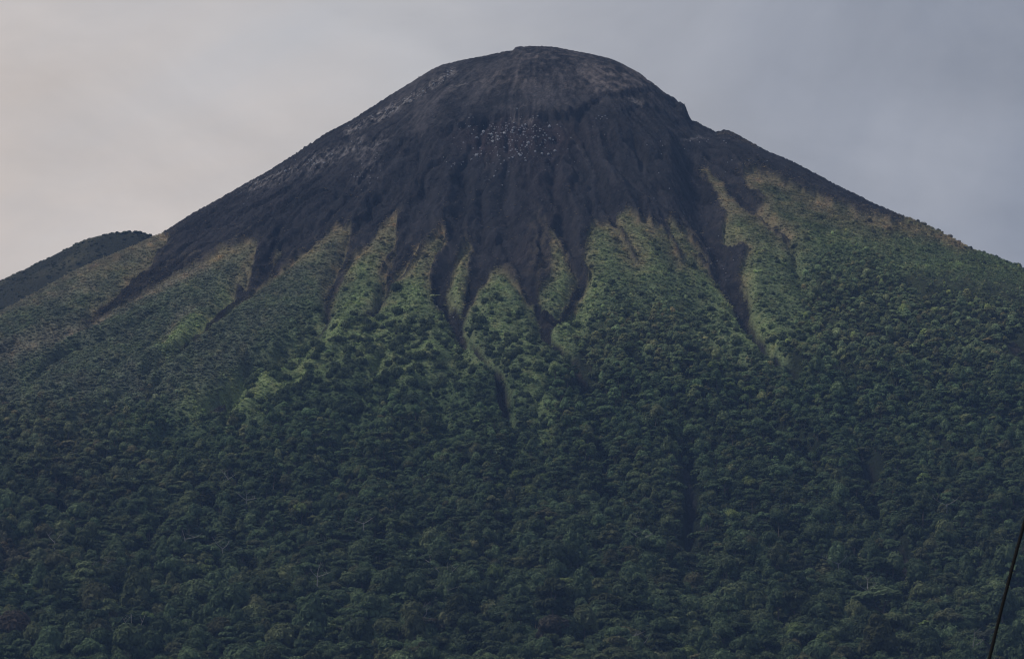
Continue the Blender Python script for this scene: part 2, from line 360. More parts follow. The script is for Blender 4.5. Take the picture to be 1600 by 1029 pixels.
def tree_w(u, v):
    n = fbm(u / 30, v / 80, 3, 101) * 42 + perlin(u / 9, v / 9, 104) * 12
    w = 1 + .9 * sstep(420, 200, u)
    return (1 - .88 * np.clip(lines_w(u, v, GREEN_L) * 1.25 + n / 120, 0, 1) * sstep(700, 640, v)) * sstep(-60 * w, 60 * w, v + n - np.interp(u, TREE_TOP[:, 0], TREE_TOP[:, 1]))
def veg_colour(u, v, sd, rnd=None):
    n = fbm(u / 40, v / 26, 4, 111); n2 = perlin(u / 9, v / 7, 115)
    c = np.empty(u.shape + (3,), np.float32)
    c[:] = (0.052, 0.080, 0.038)
    left = sstep(520, 420, u + (v - 520) * 0.9) * sstep(690, 640, v)
    c = mixc(c, (0.085, 0.098, 0.070), left * .9)
    c = mixc(c, (0.074, 0.100, 0.045), np.clip(0.3 + n * 1.2, 0, 1) * .5)
    mid = sstep(320, 420, v) * sstep(640, 560, v) * (1 - left)
    c = mixc(c, (0.115, 0.145, 0.075), mid * .75)
    g = lines_w(u, v, GREEN_L)
    c = mixc(c, (0.140, 0.178, 0.080), np.clip(g * (0.95 + n * .7 + n2 * .25), 0, 1))
    o = lines_w(u, v, OCHRE_L)
    o = np.maximum(o, np.exp(-(np.maximum(sd, 0) / (8 + 15 * sstep(480, 370, v))) ** 1.3) * sstep(540, 420, v) * 0.9)
    c = mixc(c, (0.165, 0.142, 0.085), o * (0.9 + n * .8))
    p = lines_w(u, v, PINK_L)
    c = mixc(c, (0.160, 0.142, 0.108), .8 * p * (0.9 + n * .6))
    low = sstep(660, 900, v)
    c = mixc(c, (0.047, 0.068, 0.036), low * .5)
    brown = np.clip(blob(u, v, 20, 925, 60, 22) + blob(u, v, 120, 760, 180, 60) * .4 + blob(u, v, 60, 690, 120, 40) * .4, 0, 1)
    c = mixc(c, (0.085, 0.068, 0.050), brown * .6)
    blot = fbm(u / 18, v / 9, 3, 118)
    c = mixc(c, c * np.array([1.25, 1.0, .95], np.float32), np.clip(blot * 1.3, 0, 1))
    return c * (1 + 0.24 * n2 + .35 * n + .25 * blot)[..., None]
VC = np.zeros(U.shape + (3,), np.float32); VC[:] = (0.045, 0.06, 0.03)
VC[front] = veg_colour(U[front], V[front], SD[front])
TW = np.ones_like(U); TW[front] = tree_w(U[front], V[front])

rc = np.empty(U.shape + (3,), np.float32); rc[:] = (0.041, 0.039, 0.043)
n_big = fbm(DX / 50, DY / 80, 4, 121); n_fin = fbm(DX / 6, DY / 12, 3, 125)
n_str = fbm(ph * 40, RR / 200, 3, 127) + .8 * perlin(ph * 95, RR / 150, 129)
domeu = sstep(6, -8, below) * sstep(560, 660, U) * sstep(1100, 1060, U)
rc = mixc(rc, (0.095, 0.086, 0.088), domeu * np.clip(.6 + n_big * 1.5 + n_fin * .8, 0, 1) * .85)
rc = mixc(rc, (0.175, 0.148, 0.136), np.clip(blob(U, V, 960, 122, 60, 24) * 1.1 + blob(U, V, 850, 92, 60, 14) * .7 + blob(U, V, 800, 125, 60, 14) * .5, 0, 1) * np.clip(.6 + n_fin * 1.8 + n_big, 0, 1))
rc = mixc(rc, (0.030, 0.030, 0.034), np.clip(blob(U, V, 720, 130, 22, 30) * .5 + blob(U, V, 760, 95, 50, 14) * .5, 0, 1))
red = np.clip(blob(U, V, 830, 215, 85, 32) + blob(U, V, 850, 300, 40, 60) * .6 + blob(U, V, 830, 400, 40, 30) * .4 + blob(U, V, 760, 215, 60, 30) * .6, 0, 1)
rc = mixc(rc, (0.070, 0.043, 0.042), red * .55 * sstep(-2, 4, below))
pale = lines_w(U, V, [([(708, 114), (680, 130), (650, 152), (600, 178), (545, 210)], 7, 1), ([(726, 132), (705, 142)], 4, .7), ([(560, 228), (510, 250), (450, 276), (390, 300)], 9, .7), ([(600, 222), (560, 250)], 9, .5), ([(590, 250), (560, 284)], 8, .4), ([(985, 152), (1004, 164)], 3, .8), ([(880, 195), (900, 225), (930, 270)], 3, .25), ([(1068, 216), (1105, 224)], 2.5, .6), ([(1070, 325), (1084, 340)], 5, .45), ([(800, 184), (830, 184)], 3, .6)])
spk = np.random.default_rng(5).uniform(0, 1, U.shape).astype(np.float32)
rc = mixc(rc, (0.30, 0.275, 0.265), pale * np.clip(spk * 1.5 - .35 + n_fin * 1.5, 0, 1) ** 1.3)
rc = mixc(rc, (0.080, 0.062, 0.050), np.clip(n_str * 2.2 - .15, 0, 1) * .12 * sstep(230, 330, V))
oc = lines_w(U, V, OCHRE_L[:7])
rc = mixc(rc, (0.027, 0.026, 0.031), np.clip(blob(U, V, 780, 320, 190, 75) + blob(U, V, 1085, 330, 40, 70) + blob(U, V, 480, 330, 160, 50) * .7, 0, 1) * np.clip(.6 + n_str * .8, 0, 1) * .7)
rc = mixc(rc, (0.12, 0.095, 0.055), oc * .5 * np.clip(.5 + n_fin * 2, 0, 1))
rc = mixc(rc, (0.10, 0.083, 0.052), np.exp(-(np.maximum(-SD, 0) / 12)) * sstep(320, 380, V) * np.clip(.15 + n_fin * 2.4 + n_str, 0, 1) * .55)
brownp = np.clip(blob(U, V, 845, 390, 18, 50) + blob(U, V, 850, 430, 26, 22) * .6 + blob(U, V, 1180, 310, 30, 26) * .6, 0, 1)
rc = mixc(rc, (0.095, 0.080, 0.055), brownp * np.clip(.5 + n_fin * 2, 0, 1) * .8)
rc = mixc(rc, (0.062, 0.058, 0.066), blob(U, V, 1186, 540, 14, 40) + blob(U, V, 1078, 810, 14, 70))
rc = mixc(rc, (0.11, 0.085, 0.07), blob(U, V, 778, 632, 12, 26))
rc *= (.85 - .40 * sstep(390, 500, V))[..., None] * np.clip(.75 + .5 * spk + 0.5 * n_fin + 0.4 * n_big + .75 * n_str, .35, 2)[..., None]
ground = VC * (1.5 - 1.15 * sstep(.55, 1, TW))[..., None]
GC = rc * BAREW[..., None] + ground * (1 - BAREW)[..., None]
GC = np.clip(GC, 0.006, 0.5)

# ------------------------------------------------------------------ mesh helpers
def grid_mesh(name, X, Y, Z, col=None, extra=None):
    ny, nx = X.shape
    me = bpy.data.meshes.new(name)
    co = np.stack([X, Y, Z], -1).reshape(-1, 3).astype(np.float32)
    idx = np.arange(nx * ny).reshape(ny, nx)
    q = np.stack([idx[:-1, :-1], idx[:-1, 1:], idx[1:, 1:], idx[1:, :-1]], -1).reshape(-1).astype(np.int32)
    nf = len(q) // 4
    me.vertices.add(len(co)); me.vertices.foreach_set('co', co.ravel())
    me.loops.add(len(q)); me.loops.foreach_set('vertex_index', q)
    me.polygons.add(nf); me.polygons.foreach_set('loop_start', (np.arange(nf) * 4).astype(np.int32))
    me.polygons.foreach_set('use_smooth', np.ones(nf, bool))
    me.update()
    if col is not None:
        a = me.color_attributes.new('cover', 'FLOAT_COLOR', 'POINT')
        c = np.concatenate([col.reshape(-1, 3), extra.reshape(-1, 1)], 1).astype(np.float32)
        a.data.foreach_set('color', c.ravel())
    return me

def mesh_from(name, verts, faces, mats, midx=None, smooth=None):
    me = bpy.data.meshes.new(name)
    me.from_pydata([tuple(v) for v in verts], [], [tuple(f) for f in faces])
    for m in mats: me.materials.append(m)
    if midx is not None: me.polygons.foreach_set('material_index', np.asarray(midx, np.int32))
    if smooth is not None: me.polygons.foreach_set('use_smooth', np.asarray(smooth, bool))
    me.update()
    return me

def tag(o, label=None, cat=None, group=None, kind=None):
    if label: o['label'] = label
    if cat: o['category'] = cat
    if group: o['group'] = group
    if kind: o['kind'] = kind
    return o

def new_mat(name, rough=0.9, spec=0.15):
    m = bpy.data.materials.new(name); m.use_nodes = True
    b = m.node_tree.nodes['Principled BSDF']
    b.inputs['Roughness'].default_value = rough
    b.inputs['Specular IOR Level'].default_value = spec
    return m, m.node_tree.nodes, m.node_tree.links, b

# ------------------------------------------------------------------ materials
def ground_material():
    m, n, l, b = new_mat('mountain_ground', 0.95, 0.1)
    at = n.new('ShaderNodeAttribute'); at.attribute_name = 'cover'
    t = n.new('ShaderNodeTexCoord')
    n1 = n.new('ShaderNodeTexNoise'); n1.inputs['Scale'].default_value = 0.35; n1.inputs['Detail'].default_value = 8; n1.inputs['Roughness'].default_value = .65
    l.new(t.outputs['Object'], n1.inputs['Vector'])
    v1 = n.new('ShaderNodeTexVoronoi'); v1.inputs['Scale'].default_value = 0.33; v1.inputs['Randomness'].default_value = 1
    l.new(t.outputs['Object'], v1.inputs['Vector'])
    mr = n.new('ShaderNodeMapRange'); mr.inputs['From Min'].default_value = .25; mr.inputs['From Max'].default_value = .75
    mr.inputs['To Min'].default_value = .55; mr.inputs['To Max'].default_value = 1.5
    l.new(n1.outputs['Fac'], mr.inputs['Value'])
    sc = n.new('ShaderNodeVectorMath'); sc.operation = 'SCALE'
    l.new(at.outputs['Color'], sc.inputs[0]); l.new(mr.outputs[0], sc.inputs['Scale'])
    l.new(sc.outputs['Vector'], b.inputs['Base Color'])
    bp = n.new('ShaderNodeBump'); bp.inputs['Distance'].default_value = 4.0; bp.inputs['Strength'].default_value = 1.0
    ad = n.new('ShaderNodeMath'); ad.operation = 'MULTIPLY_ADD'; ad.inputs[1].default_value = -.25
    l.new(v1.outputs['Distance'], ad.inputs[0]); l.new(n1.outputs['Fac'], ad.inputs[2])
    l.new(ad.outputs[0], bp.inputs['Height'])
    l.new(bp.outputs[0], b.inputs['Normal'])
    return m
def leaf_material(name):
    m, n, l, b = new_mat(name, 0.75, 0.12)
    at = n.new('ShaderNodeAttribute'); at.attribute_type = 'INSTANCER'; at.attribute_name = 'tint'
    t = n.new('ShaderNodeTexCoord')
    nz = n.new('ShaderNodeTexNoise'); nz.inputs['Scale'].default_value = 2.6; nz.inputs['Detail'].default_value = 3
    l.new(t.outputs['Object'], nz.inputs['Vector'])
    mr = n.new('ShaderNodeMapRange'); mr.inputs['From Min'].default_value = .3; mr.inputs['From Max'].default_value = .7
    mr.inputs['To Min'].default_value = .68; mr.inputs['To Max'].default_value = 1.35
    l.new(nz.outputs['Fac'], mr.inputs['Value'])
    sc = n.new('ShaderNodeVectorMath'); sc.operation = 'SCALE'
    l.new(at.outputs['Vector'], sc.inputs[0]); l.new(mr.outputs[0], sc.inputs['Scale'])
    l.new(sc.outputs['Vector'], b.inputs['Base Color'])
    tr = n.new('ShaderNodeBsdfTranslucent'); l.new(sc.outputs['Vector'], tr.inputs['Color'])
    mx = n.new('ShaderNodeMixShader'); mx.inputs[0].default_value = .3
    l.new(b.outputs[0], mx.inputs[1]); l.new(tr.outputs[0], mx.inputs[2])
    l.new(mx.outputs[0], n['Material Output'].inputs['Surface'])
    return m
def bark_material(name, col):
    m, n, l, b = new_mat(name, 0.9, 0.1)
    nz = n.new('ShaderNodeTexNoise'); nz.inputs['Scale'].default_value = 6; nz.inputs['Detail'].default_value = 4
    t = n.new('ShaderNodeTexCoord'); l.new(t.outputs['Object'], nz.inputs['Vector'])
    r = n.new('ShaderNodeValToRGB')
    r.color_ramp.elements[0].position = .3; r.color_ramp.elements[0].color = (*[c * .6 for c in col], 1)
    r.color_ramp.elements[1].position = .7; r.color_ramp.elements[1].color = (*[c * 1.2 for c in col], 1)
    l.new(nz.outputs['Fac'], r.inputs['Fac']); l.new(r.outputs[0], b.inputs['Base Color'])
    return m
def stone_material(name, col):
    m = bark_material(name, col)
    return m
M_GROUND = ground_material()
M_LEAF = leaf_material('leaves')
M_GRASS = leaf_material('grass_blades')
M_BARK = bark_material('bark', (0.16, 0.135, 0.11))
M_PALE = bark_material('pale_bark', (0.34, 0.32, 0.30))
M_STONE = stone_material('pale_stone', (0.45, 0.455, 0.49))
M_STONE2 = stone_material('grey_stone', (0.15, 0.14, 0.145))

# ------------------------------------------------------------------ terrain objects
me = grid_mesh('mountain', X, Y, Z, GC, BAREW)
me.materials.append(M_GROUND)
mountain = bpy.data.objects.new('mountain', me)
COL.objects.link(mountain)
tag(mountain, kind='structure', label='dark bare volcanic cone with a rounded summit above green forested slopes')

# the lower hill whose shoulder shows behind the left flank
HY = 5750.0
hu = np.array([-700, -400, -200, -100, 0, 20, 40, 60, 80, 100, 130, 155, 180, 220, 243, 300, 380, 460], float)
hv = np.array([770, 650, 550, 492, 443, 435, 426, 414, 405, 395, 382, 375, 373, 372, 373, 388, 430, 500], float)
hx = np.linspace(-1500, -180, 330); hy = np.linspace(HY - 620, HY + 700, 200)
HX, HYY = np.meshgrid(hx, hy)
el = PITCH + np.arctan((514.5 - np.interp(800 + (HX * FPX / HY) * .985, hu, smooth(hv, 0.4))) / FPX)
HZ = HY * np.tan(el)
s = HYY - HY
HZ = HZ - 0.52 * (np.sqrt(s ** 2 + 60 ** 2) - 60) + fbm(HX / 90, HYY / 90, 4, 201) * 13 * np.clip(np.abs(s) / 60, .0, 1) - ridged(HX / 130 + HYY / 260, HYY / 300, 203) * 8 * np.clip(-s / 120, 0, 1)
hc = np.empty(HX.shape + (3,), np.float32); hc[:] = (0.036, 0.038, 0.024)
hn = fbm(HX / 60, HYY / 80, 4, 205)
hc = mixc(hc, (0.090, 0.085, 0.046), np.clip(.1 + hn * 1.8, 0, 1))
hm = grid_mesh('hill', HX, HYY, HZ, hc, np.zeros(HX.shape))
hm.materials.append(M_GROUND)
hill = bpy.data.objects.new('hill', hm)
COL.objects.link(hill)
tag(hill, kind='structure', label='low scrubby hill behind the left flank of the volcano')

# ------------------------------------------------------------------ sampling the terrain
def sample(arr, x, y):
    i = np.clip(np.searchsorted(xs, x) - 1, 0, len(xs) - 2); j = np.clip(np.searchsorted(ys, y) - 1, 0, len(ys) - 2)
    tx = (x - xs[i]) / (xs[i + 1] - xs[i]); ty = (y - ys[j]) / (ys[j + 1] - ys[j])
    return (arr[j, i] * (1 - tx) + arr[j, i + 1] * tx) * (1 - ty) + (arr[j + 1, i] * (1 - tx) + arr[j + 1, i + 1] * tx) * ty
_vis = (DY < 30) & (UF > -20) & (UF < 1620) & (VF < 1130)
_vi = np.flatnonzero(_vis.ravel())
_vu, _vv, _vy = UF.ravel()[_vi], VF.ravel()[_vi], Y.ravel()[_vi]
def ground_at(u, v):
    """the terrain point seen along one sight line"""
    d = (_vu - u) ** 2 + (_vv - v) ** 2
    near = np.flatnonzero(d < max(d.min() * 2, 9.0))
    k = _vi[near[np.argmin(_vy[near] + d[near])]]
    return float(X.ravel()[k]), float(Y.ravel()[k])
def jitter_grid(cell_x, cell_y, x0, x1, y0, y1):
    gx, gy = np.meshgrid(np.arange(x0, x1, cell_x), np.arange(y0, y1, cell_y))
    gx = gx.ravel() + rng.uniform(-.48, .48, gx.size) * cell_x
    gy = gy.ravel() + rng.uniform(-.48, .48, gy.size) * cell_y
    return gx.astype(np.float32), gy.astype(np.float32)

# ------------------------------------------------------------------ plant models
def ico(sub):
    bm = bmesh.new(); bmesh.ops.create_icosphere(bm, subdivisions=sub, radius=1)
    v = np.array([p.co[:] for p in bm.verts]); f = [[q.index for q in p.verts] for p in bm.faces]
    bm.free(); return v, f
ICO1 = ico(1); ICO2 = ico(2)
def crown_geo(lobes, n, size, r, flat=0.5, low=-0.35, filler=0.93):
    """leaf clumps spread over a set of lobes, around a rough inner mass"""
    V_, F_ = [], []
    area = np.array([l[3] * l[4] for l in lobes]); area /= area.sum()
    for (cx, cy_, cz, rx, rz), a in zip(lobes, area):
        base = len(V_)
        v, f = ICO1
        for p in v:
            k = filler * r.uniform(.86, 1.1)
            V_.append((cx + p[0] * rx * k, cy_ + p[1] * rx * k, cz + p[2] * rz * k))
        F_ += [[base + i for i in q] for q in f]
        for _ in range(max(6, int(n * a))):
            while True:
                d = r.normal(size=3); d /= np.linalg.norm(d)
                if d[2] > low - r.uniform(0, .3): break
            sh = r.uniform(.92, 1.1)
            p = np.array([cx + d[0] * rx * sh, cy_ + d[1] * rx * sh, cz + d[2] * rz * sh])
            nn = d + r.normal(size=3) * .22 + np.array([0, 0, flat * .6]); nn /= np.linalg.norm(nn)
            t = np.cross(nn, r.normal(size=3)); t /= np.linalg.norm(t); bt = np.cross(nn, t)
            s = size * r.uniform(.6, 1.5); s2 = s * r.uniform(.45, .8)
            b = len(V_)
            V_ += [tuple(p + t * s), tuple(p + bt * s2 + nn * s * .22), tuple(p - t * s - nn * s * .15), tuple(p - bt * s2 + nn * s * .22)]
            F_ += [(b, b + 1, b + 2), (b, b + 2, b + 3)]
    return V_, F_
def tube(path, sides=5):
    V_, F_ = [], []
    P = [np.array(p[:3], float) for p in path]
    for i, p in enumerate(P):
        d = P[min(i + 1, len(P) - 1)] - P[max(i - 1, 0)]; d /= np.linalg.norm(d)
        t = np.cross(d, (0.31, 0.92, 0.2)); t /= np.linalg.norm(t); b = np.cross(d, t)
        for k in range(sides):
            a = 2 * math.pi * k / sides
            V_.append(tuple(p + (t * math.cos(a) + b * math.sin(a)) * path[i][3]))
    for i in range(len(P) - 1):
        for k in range(sides):
            a, b = i * sides + k, i * sides + (k + 1) % sides
            F_.append((a, b, b + sides, a + sides))
    return V_, F_
def join(*geos):
    V_, F_ = [], []
    for v, f in geos:
        b = len(V_); V_ += list(v); F_ += [[i + b for i in q] for q in f]
    return V_, F_
def trunk_geo(r, top, rad, limbs, spread):
    lean = r.normal(size=2) * .05
    g = [tube([(0, 0, -.35, rad * 1.35), (0, 0, .12, rad), (lean[0], lean[1], top * .55, rad * .8), (lean[0] * 2, lean[1] * 2, top, rad * .55)], 6)]
    for i in range(limbs):
        a = 2 * math.pi * (i + r.uniform(-.2, .2)) / limbs
        z0 = top * r.uniform(.6, .95); L = spread * r.uniform(.6, 1)
        g.append(tube([(lean[0], lean[1], z0, rad * .5), (math.cos(a) * L * .5, math.sin(a) * L * .5, z0 + .28, rad * .36), (math.cos(a) * L, math.sin(a) * L, z0 + .62, rad * .15)], 4))
    return join(*g)
def make_tree(kind, seed, n):
    """unit tree: crown radius about 1"""
    r = np.random.default_rng(seed)
    if kind == 'round':
        lobes = [(0, 0, 2.0, .72, .6)]
        for i in range(7):
            a = 2 * math.pi * i / 7 + r.uniform(-.4, .4); q = r.uniform(.42, .68)
            lobes.append((math.cos(a) * q, math.sin(a) * q, 1.7 + r.uniform(-.3, .35), r.uniform(.34, .5), r.uniform(.3, .42)))
        tr = trunk_geo(r, 1.5, .075, 4, .6); flat = .5
    elif kind == 'spreading':
        lobes = []
        for i in range(11):
            a = 2.4 * i + r.uniform(-.3, .3); q = .27 * math.sqrt(i) * 1.02
            lobes.append((math.cos(a) * q, math.sin(a) * q, 2.0 - q * q * .32 + r.uniform(-.1, .12), r.uniform(.3, .42), r.uniform(.14, .2)))
        tr = trunk_geo(r, 1.55, .06, 5, .8); flat = 1.2
    elif kind == 'tall':
        lobes = []
        for i in range(9):
            t = i / 8; a = 2.4 * i
            q = .55 * (1 - .6 * t)
            lobes.append((math.cos(a) * q, math.sin(a) * q, 1.35 + .95 * t, .5 * (1 - .3 * t), .36))
        tr = trunk_geo(r, 1.8, .07, 3, .4); flat = .3
    else:   # layered
        lobes = []
        for t, rad_, nl in ((1.4, .75, 6), (1.85, .55, 5), (2.25, .25, 3)):
            for i in range(nl):
                a = 2 * math.pi * i / nl + r.uniform(-.5, .5); q = rad_ * r.uniform(.75, 1.05)
                lobes.append((math.cos(a) * q, math.sin(a) * q, t + r.uniform(-.12, .12), r.uniform(.28, .4), r.uniform(.13, .2)))
        tr = trunk_geo(r, 1.9, .06, 5, .6); flat = .9
    return crown_geo(lobes, n, .12, r, flat), tr
def make_shrub(seed, n):
    r = np.random.default_rng(seed)
    lobes = [(0, 0, .5, .7, .5)]
    for i in range(6):
        a = 2 * math.pi * i / 6 + r.uniform(-.4, .4); q = r.uniform(.4, .65)
        lobes.append((math.cos(a) * q, math.sin(a) * q, .35 + r.uniform(-.1, .2), r.uniform(.32, .48), r.uniform(.28, .4)))
    return crown_geo(lobes, n, .15, r, .5, -.6), tube([(0, 0, -.3, .09), (0, 0, .5, .05)], 5)
def make_tussock(seed, n=16):
    r = np.random.default_rng(seed)
    V_, F_ = [], []
    for i in range(n):
        a = r.uniform(0, 2 * math.pi); q = r.uniform(0, .5)
        b0 = np.array([math.cos(a) * q, math.sin(a) * q, -.15])
        d = np.array([math.cos(a + r.normal() * .6), math.sin(a + r.normal() * .6), 0]) * r.uniform(.4, 1.0)
        h = r.uniform(.25, .6); w = r.uniform(.12, .24)
        sd_ = np.array([-d[1], d[0], 0]); sd_ = sd_ / (np.linalg.norm(sd_) + 1e-6) * w
        m_ = b0 + d * .45 + np.array([0, 0, h * .75]); t_ = b0 + d * 1.2 + np.array([0, 0, h])
        b = len(V_)
        V_ += [tuple(b0 - sd_), tuple(b0 + sd_), tuple(m_ + sd_ * 1.1), tuple(m_ - sd_ * 1.1), tuple(t_)]
        F_ += [(b, b + 1, b + 2, b + 3), (b + 3, b + 2, b + 4)]
    return V_, F_
def make_rock(seed, sub=1):
    r = np.random.default_rng(seed)
    v, f = ICO1 if sub == 1 else ICO2
    ax = r.normal(size=(5, 3)); ax /= np.linalg.norm(ax, axis=1)[:, None]
    v = v.copy()
    for a in ax:                       # cut facets
        t = v @ a; lim = r.uniform(.55, .8)
        v = v - np.maximum(t - lim, 0)[:, None] * a * .95
    v = v * (1 + r.normal(size=(len(v), 1)) * .05) * np.array([1, .85, .75])
    return [tuple(p) for p in v], f

KINDS = ['round', 'round', 'round', 'spreading', 'spreading', 'tall', 'layered', 'layered']
TREES = [make_tree(k_, 300 + i, 340) for i, k_ in enumerate(KINDS)]
TREE_FULL, CROWN_ME, TRUNK_ME = [], [], []
def full(crown, trunk, name, bark=M_BARK):
    v, f = join(crown, trunk)
    mi = [0] * len(crown[1]) + [1] * len(trunk[1])
    return mesh_from(name, v, f, [M_LEAF, bark], mi)
for i, (c_, t_) in enumerate(TREES):
    TREE_FULL.append(full(c_, t_, 'forest_tree'))
    c2, _ = make_tree(KINDS[i], 300 + i, 900)
    c2 = (c2[0], c2[1])
    CROWN_ME.append(mesh_from('crown', c2[0], c2[1], [M_LEAF])); TRUNK_ME.append(mesh_from('trunk', t_[0], t_[1], [M_BARK]))
SHRUBS = [make_shrub(400 + i, 170) for i in range(4)]
SHRUB_FULL = [full(c_, t_, 'shrub_clump') for c_, t_ in SHRUBS]
SHRUB_CROWN = [mesh_from('foliage', c_[0], c_[1], [M_LEAF]) for c_, _ in SHRUBS]
SHRUB_STEM = [mesh_from('stem', t_[0], t_[1], [M_BARK]) for _, t_ in SHRUBS]
TUSSOCK = [mesh_from('tussock', *make_tussock(500 + i), [M_GRASS]) for i in range(4)]
ROCKS = [mesh_from('rock', *make_rock(600 + i), [M_STONE]) for i in range(6)]
ROCKS2 = [mesh_from('stone', *make_rock(620 + i), [M_STONE2]) for i in range(4)]

def library(name, meshes):
    c = bpy.data.collections.new(name)
    for i, m in enumerate(meshes):
        c.objects.link(bpy.data.objects.new(f'{name}_{i:02d}', m))
    return c
def scatter(name, pts, rotz, scl, idx, tint, coll, label):
    me = bpy.data.meshes.new(name)
    n = len(pts)
    me.vertices.add(n); me.vertices.foreach_set('co', np.asarray(pts, np.float32).ravel())
    rot = np.zeros((n, 3), np.float32); rot[:, 2] = rotz
    rot[:, 0] = rng.normal(0, .06, n); rot[:, 1] = rng.normal(0, .06, n)
    for nm, ty, key, val in (('rot', 'FLOAT_VECTOR', 'vector', rot), ('scl', 'FLOAT_VECTOR', 'vector', scl), ('pick', 'INT', 'value', np.asarray(idx, np.int32)), ('tint', 'FLOAT_VECTOR', 'vector', tint)):
        a = me.attributes.new(nm, ty, 'POINT'); a.data.foreach_set(key, np.ascontiguousarray(val, np.int32 if ty == 'INT' else np.float32).ravel())
    o = bpy.data.objects.new(name, me); COL.objects.link(o)
    ng = bpy.data.node_groups.new(name + '_scatter', 'GeometryNodeTree')
    ng.interface.new_socket('Geometry', in_out='INPUT', socket_type='NodeSocketGeometry')
    ng.interface.new_socket('Geometry', in_out='OUTPUT', socket_type='NodeSocketGeometry')
    N, L = ng.nodes, ng.links
    gi, go = N.new('NodeGroupInput'), N.new('NodeGroupOutput')
    ip = N.new('GeometryNodeInstanceOnPoints'); ci = N.new('GeometryNodeCollectionInfo')
    ci.inputs['Collection'].default_value = coll
    ci.inputs['Separate Children'].default_value = True; ci.inputs['Reset Children'].default_value = True
    def attr(nm, ty):
        a = N.new('GeometryNodeInputNamedAttribute'); a.data_type = ty; a.inputs['Name'].default_value = nm
        return next(s for s in a.outputs if s.enabled and s.name == 'Attribute')
    L.new(gi.outputs[0], ip.inputs['Points']); L.new(ci.outputs[0], ip.inputs['Instance'])
    ip.inputs['Pick Instance'].default_value = True
    L.new(attr('pick', 'INT'), ip.inputs['Instance Index'])
    L.new(attr('rot', 'FLOAT_VECTOR'), ip.inputs['Rotation'])
    L.new(attr('scl', 'FLOAT_VECTOR'), ip.inputs['Scale'])
    L.new(ip.outputs[0], go.inputs[0])
    md = o.modifiers.new('scatter', 'NODES'); md.node_group = ng
    tag(o, label=label, kind='stuff')
    return o

# ------------------------------------------------------------------ vegetation
def cover(x, y):
    u, v, sd = sample(U, x, y), sample(V, x, y), sample(SD, x, y)
    return u, v, sd, tree_w(u, v)
def in_view(u, v, m=130): return (u > -m) & (u < 1600 + m) & (v < 1029 + m)
XA, XB = -560, 560
# trees
gx, gy = jitter_grid(4.7, 5.1, -620, 640, SUMMIT_Y - 2120, SUMMIT_Y - 150)
u, v, sd, tw = cover(gx, gy)
up = sstep(640, 500, v)                                   # smaller towards the upper edge of the forest
ok = in_view(u, v) & (tw ** 1.5 > rng.uniform(0, 1, u.size)) & (sd > 5 + 6 * sstep(510, 560, v)) & (rng.uniform(0, 1, u.size) < .95 - .5 * sstep(640, 900, v))
gx, gy, u, v, sd, up, tw = gx[ok], gy[ok], u[ok], v[ok], sd[ok], up[ok], tw[ok]
n = len(gx)
low = sstep(680, 980, v)
rad = (3.15 + 1.5 * low + .8 * sstep(900, 1010, v) - .8 * up) * (.6 + .4 * tw) * np.exp(rng.normal(0, .26, n))
rad *= 1 - .62 * sstep(1330, 1440, u) * sstep(520, 465, v + (1600 - u) * .15)
big = rng.uniform(0, 1, n) < .05 * low + .01
rad[big] *= rng.uniform(1.15, 1.5, big.sum())
hgt = rad * np.clip(rng.normal(1.0, .24 + .05 * low, n), .55, 1.6)
pick = rng.integers(0, 8, n)
tint = veg_colour(u, v, sd)
hue = rng.uniform(0, 1, n)
var = np.exp(np.clip(rng.normal(0, .26, n), -.5, .45))[:, None]
tint = tint * np.array([1.05, 1.03, 1.03], np.float32) * var * ((1.74 + .5 * sstep(720, 430, v)) * (1 + .5 * (1 - tw)) * (1 + .22 * blob(u, v, u, 660, 1, 80)))[:, None]
olive = (hue < .16); yel = (hue > .975); brn = (hue > .93) & (hue <= .975)
tint[olive] *= (1.18, 1.0, .95); tint[yel] *= (1.4, 1.3, .95); tint[brn] *= (1.3, .98, 1.0)
gz = sample(Z, gx, gy) - .12 * rad
uf, vf, df = project(gx, gy, gz + 1.8 * hgt)
size_px = rad / df * FPX * 2
frame = (uf > 6) & (uf < 1594) & (vf < 1026) & (vf > 300)
order = np.argsort(-np.where(frame & (vf > 880), size_px + (vf - 880) * .12, -1))
SINGLE_TREES = order[:270]
rest = np.ones(n, bool); rest[SINGLE_TREES] = False
lib_t = library('forest_tree_kinds', TREE_FULL)
scatter('forest', np.stack([gx, gy, gz], 1)[rest], rng.uniform(0, 6.28, rest.sum()), np.stack([rad, rad, hgt], 1)[rest], pick[rest], tint[rest], lib_t,
        'dense dark green rainforest covering the lower slopes')
print('forest trees', n)
TREE_PTS = (gx, gy, gz, rad, hgt, pick, tint, uf, vf)

# shrubs: a close grey-green scrub on the left flank, scattered bushes on the grassy spurs, and scrub on the hill
sp = []
gx, gy = jitter_grid(3.0, 3.4, -640, 640, SUMMIT_Y - 1500, SUMMIT_Y + 20)
u, v, sd, tw = cover(gx, gy)
nn = fbm(u / 20, v / 14, 3, 131)
left = sstep(520, 420, u + (v - 520) * 0.9)
dry = lines_w(u, v, PINK_L)
grn = lines_w(u, v, GREEN_L)
dens = np.clip(left * sstep(385, 520, v + nn * 40) * .75 + sstep(-75, 0, v - np.interp(u, TREE_TOP[:, 0], TREE_TOP[:, 1])) * .48 * (1 - left) * (nn > -.02) + .12 * sstep(.05, .2, nn), 0, 1) * (1 - .75 * dry) * (1 - .8 * np.clip(grn, 0, 1))
dens = np.maximum(dens, .24 * (1 - .5 * np.clip(grn, 0, 1)) * (1 - left) * sstep(350, 400, v))
dens = np.maximum(dens, .14 * sstep(-130, -30, v - np.interp(u, TREE_TOP[:, 0], TREE_TOP[:, 1])))
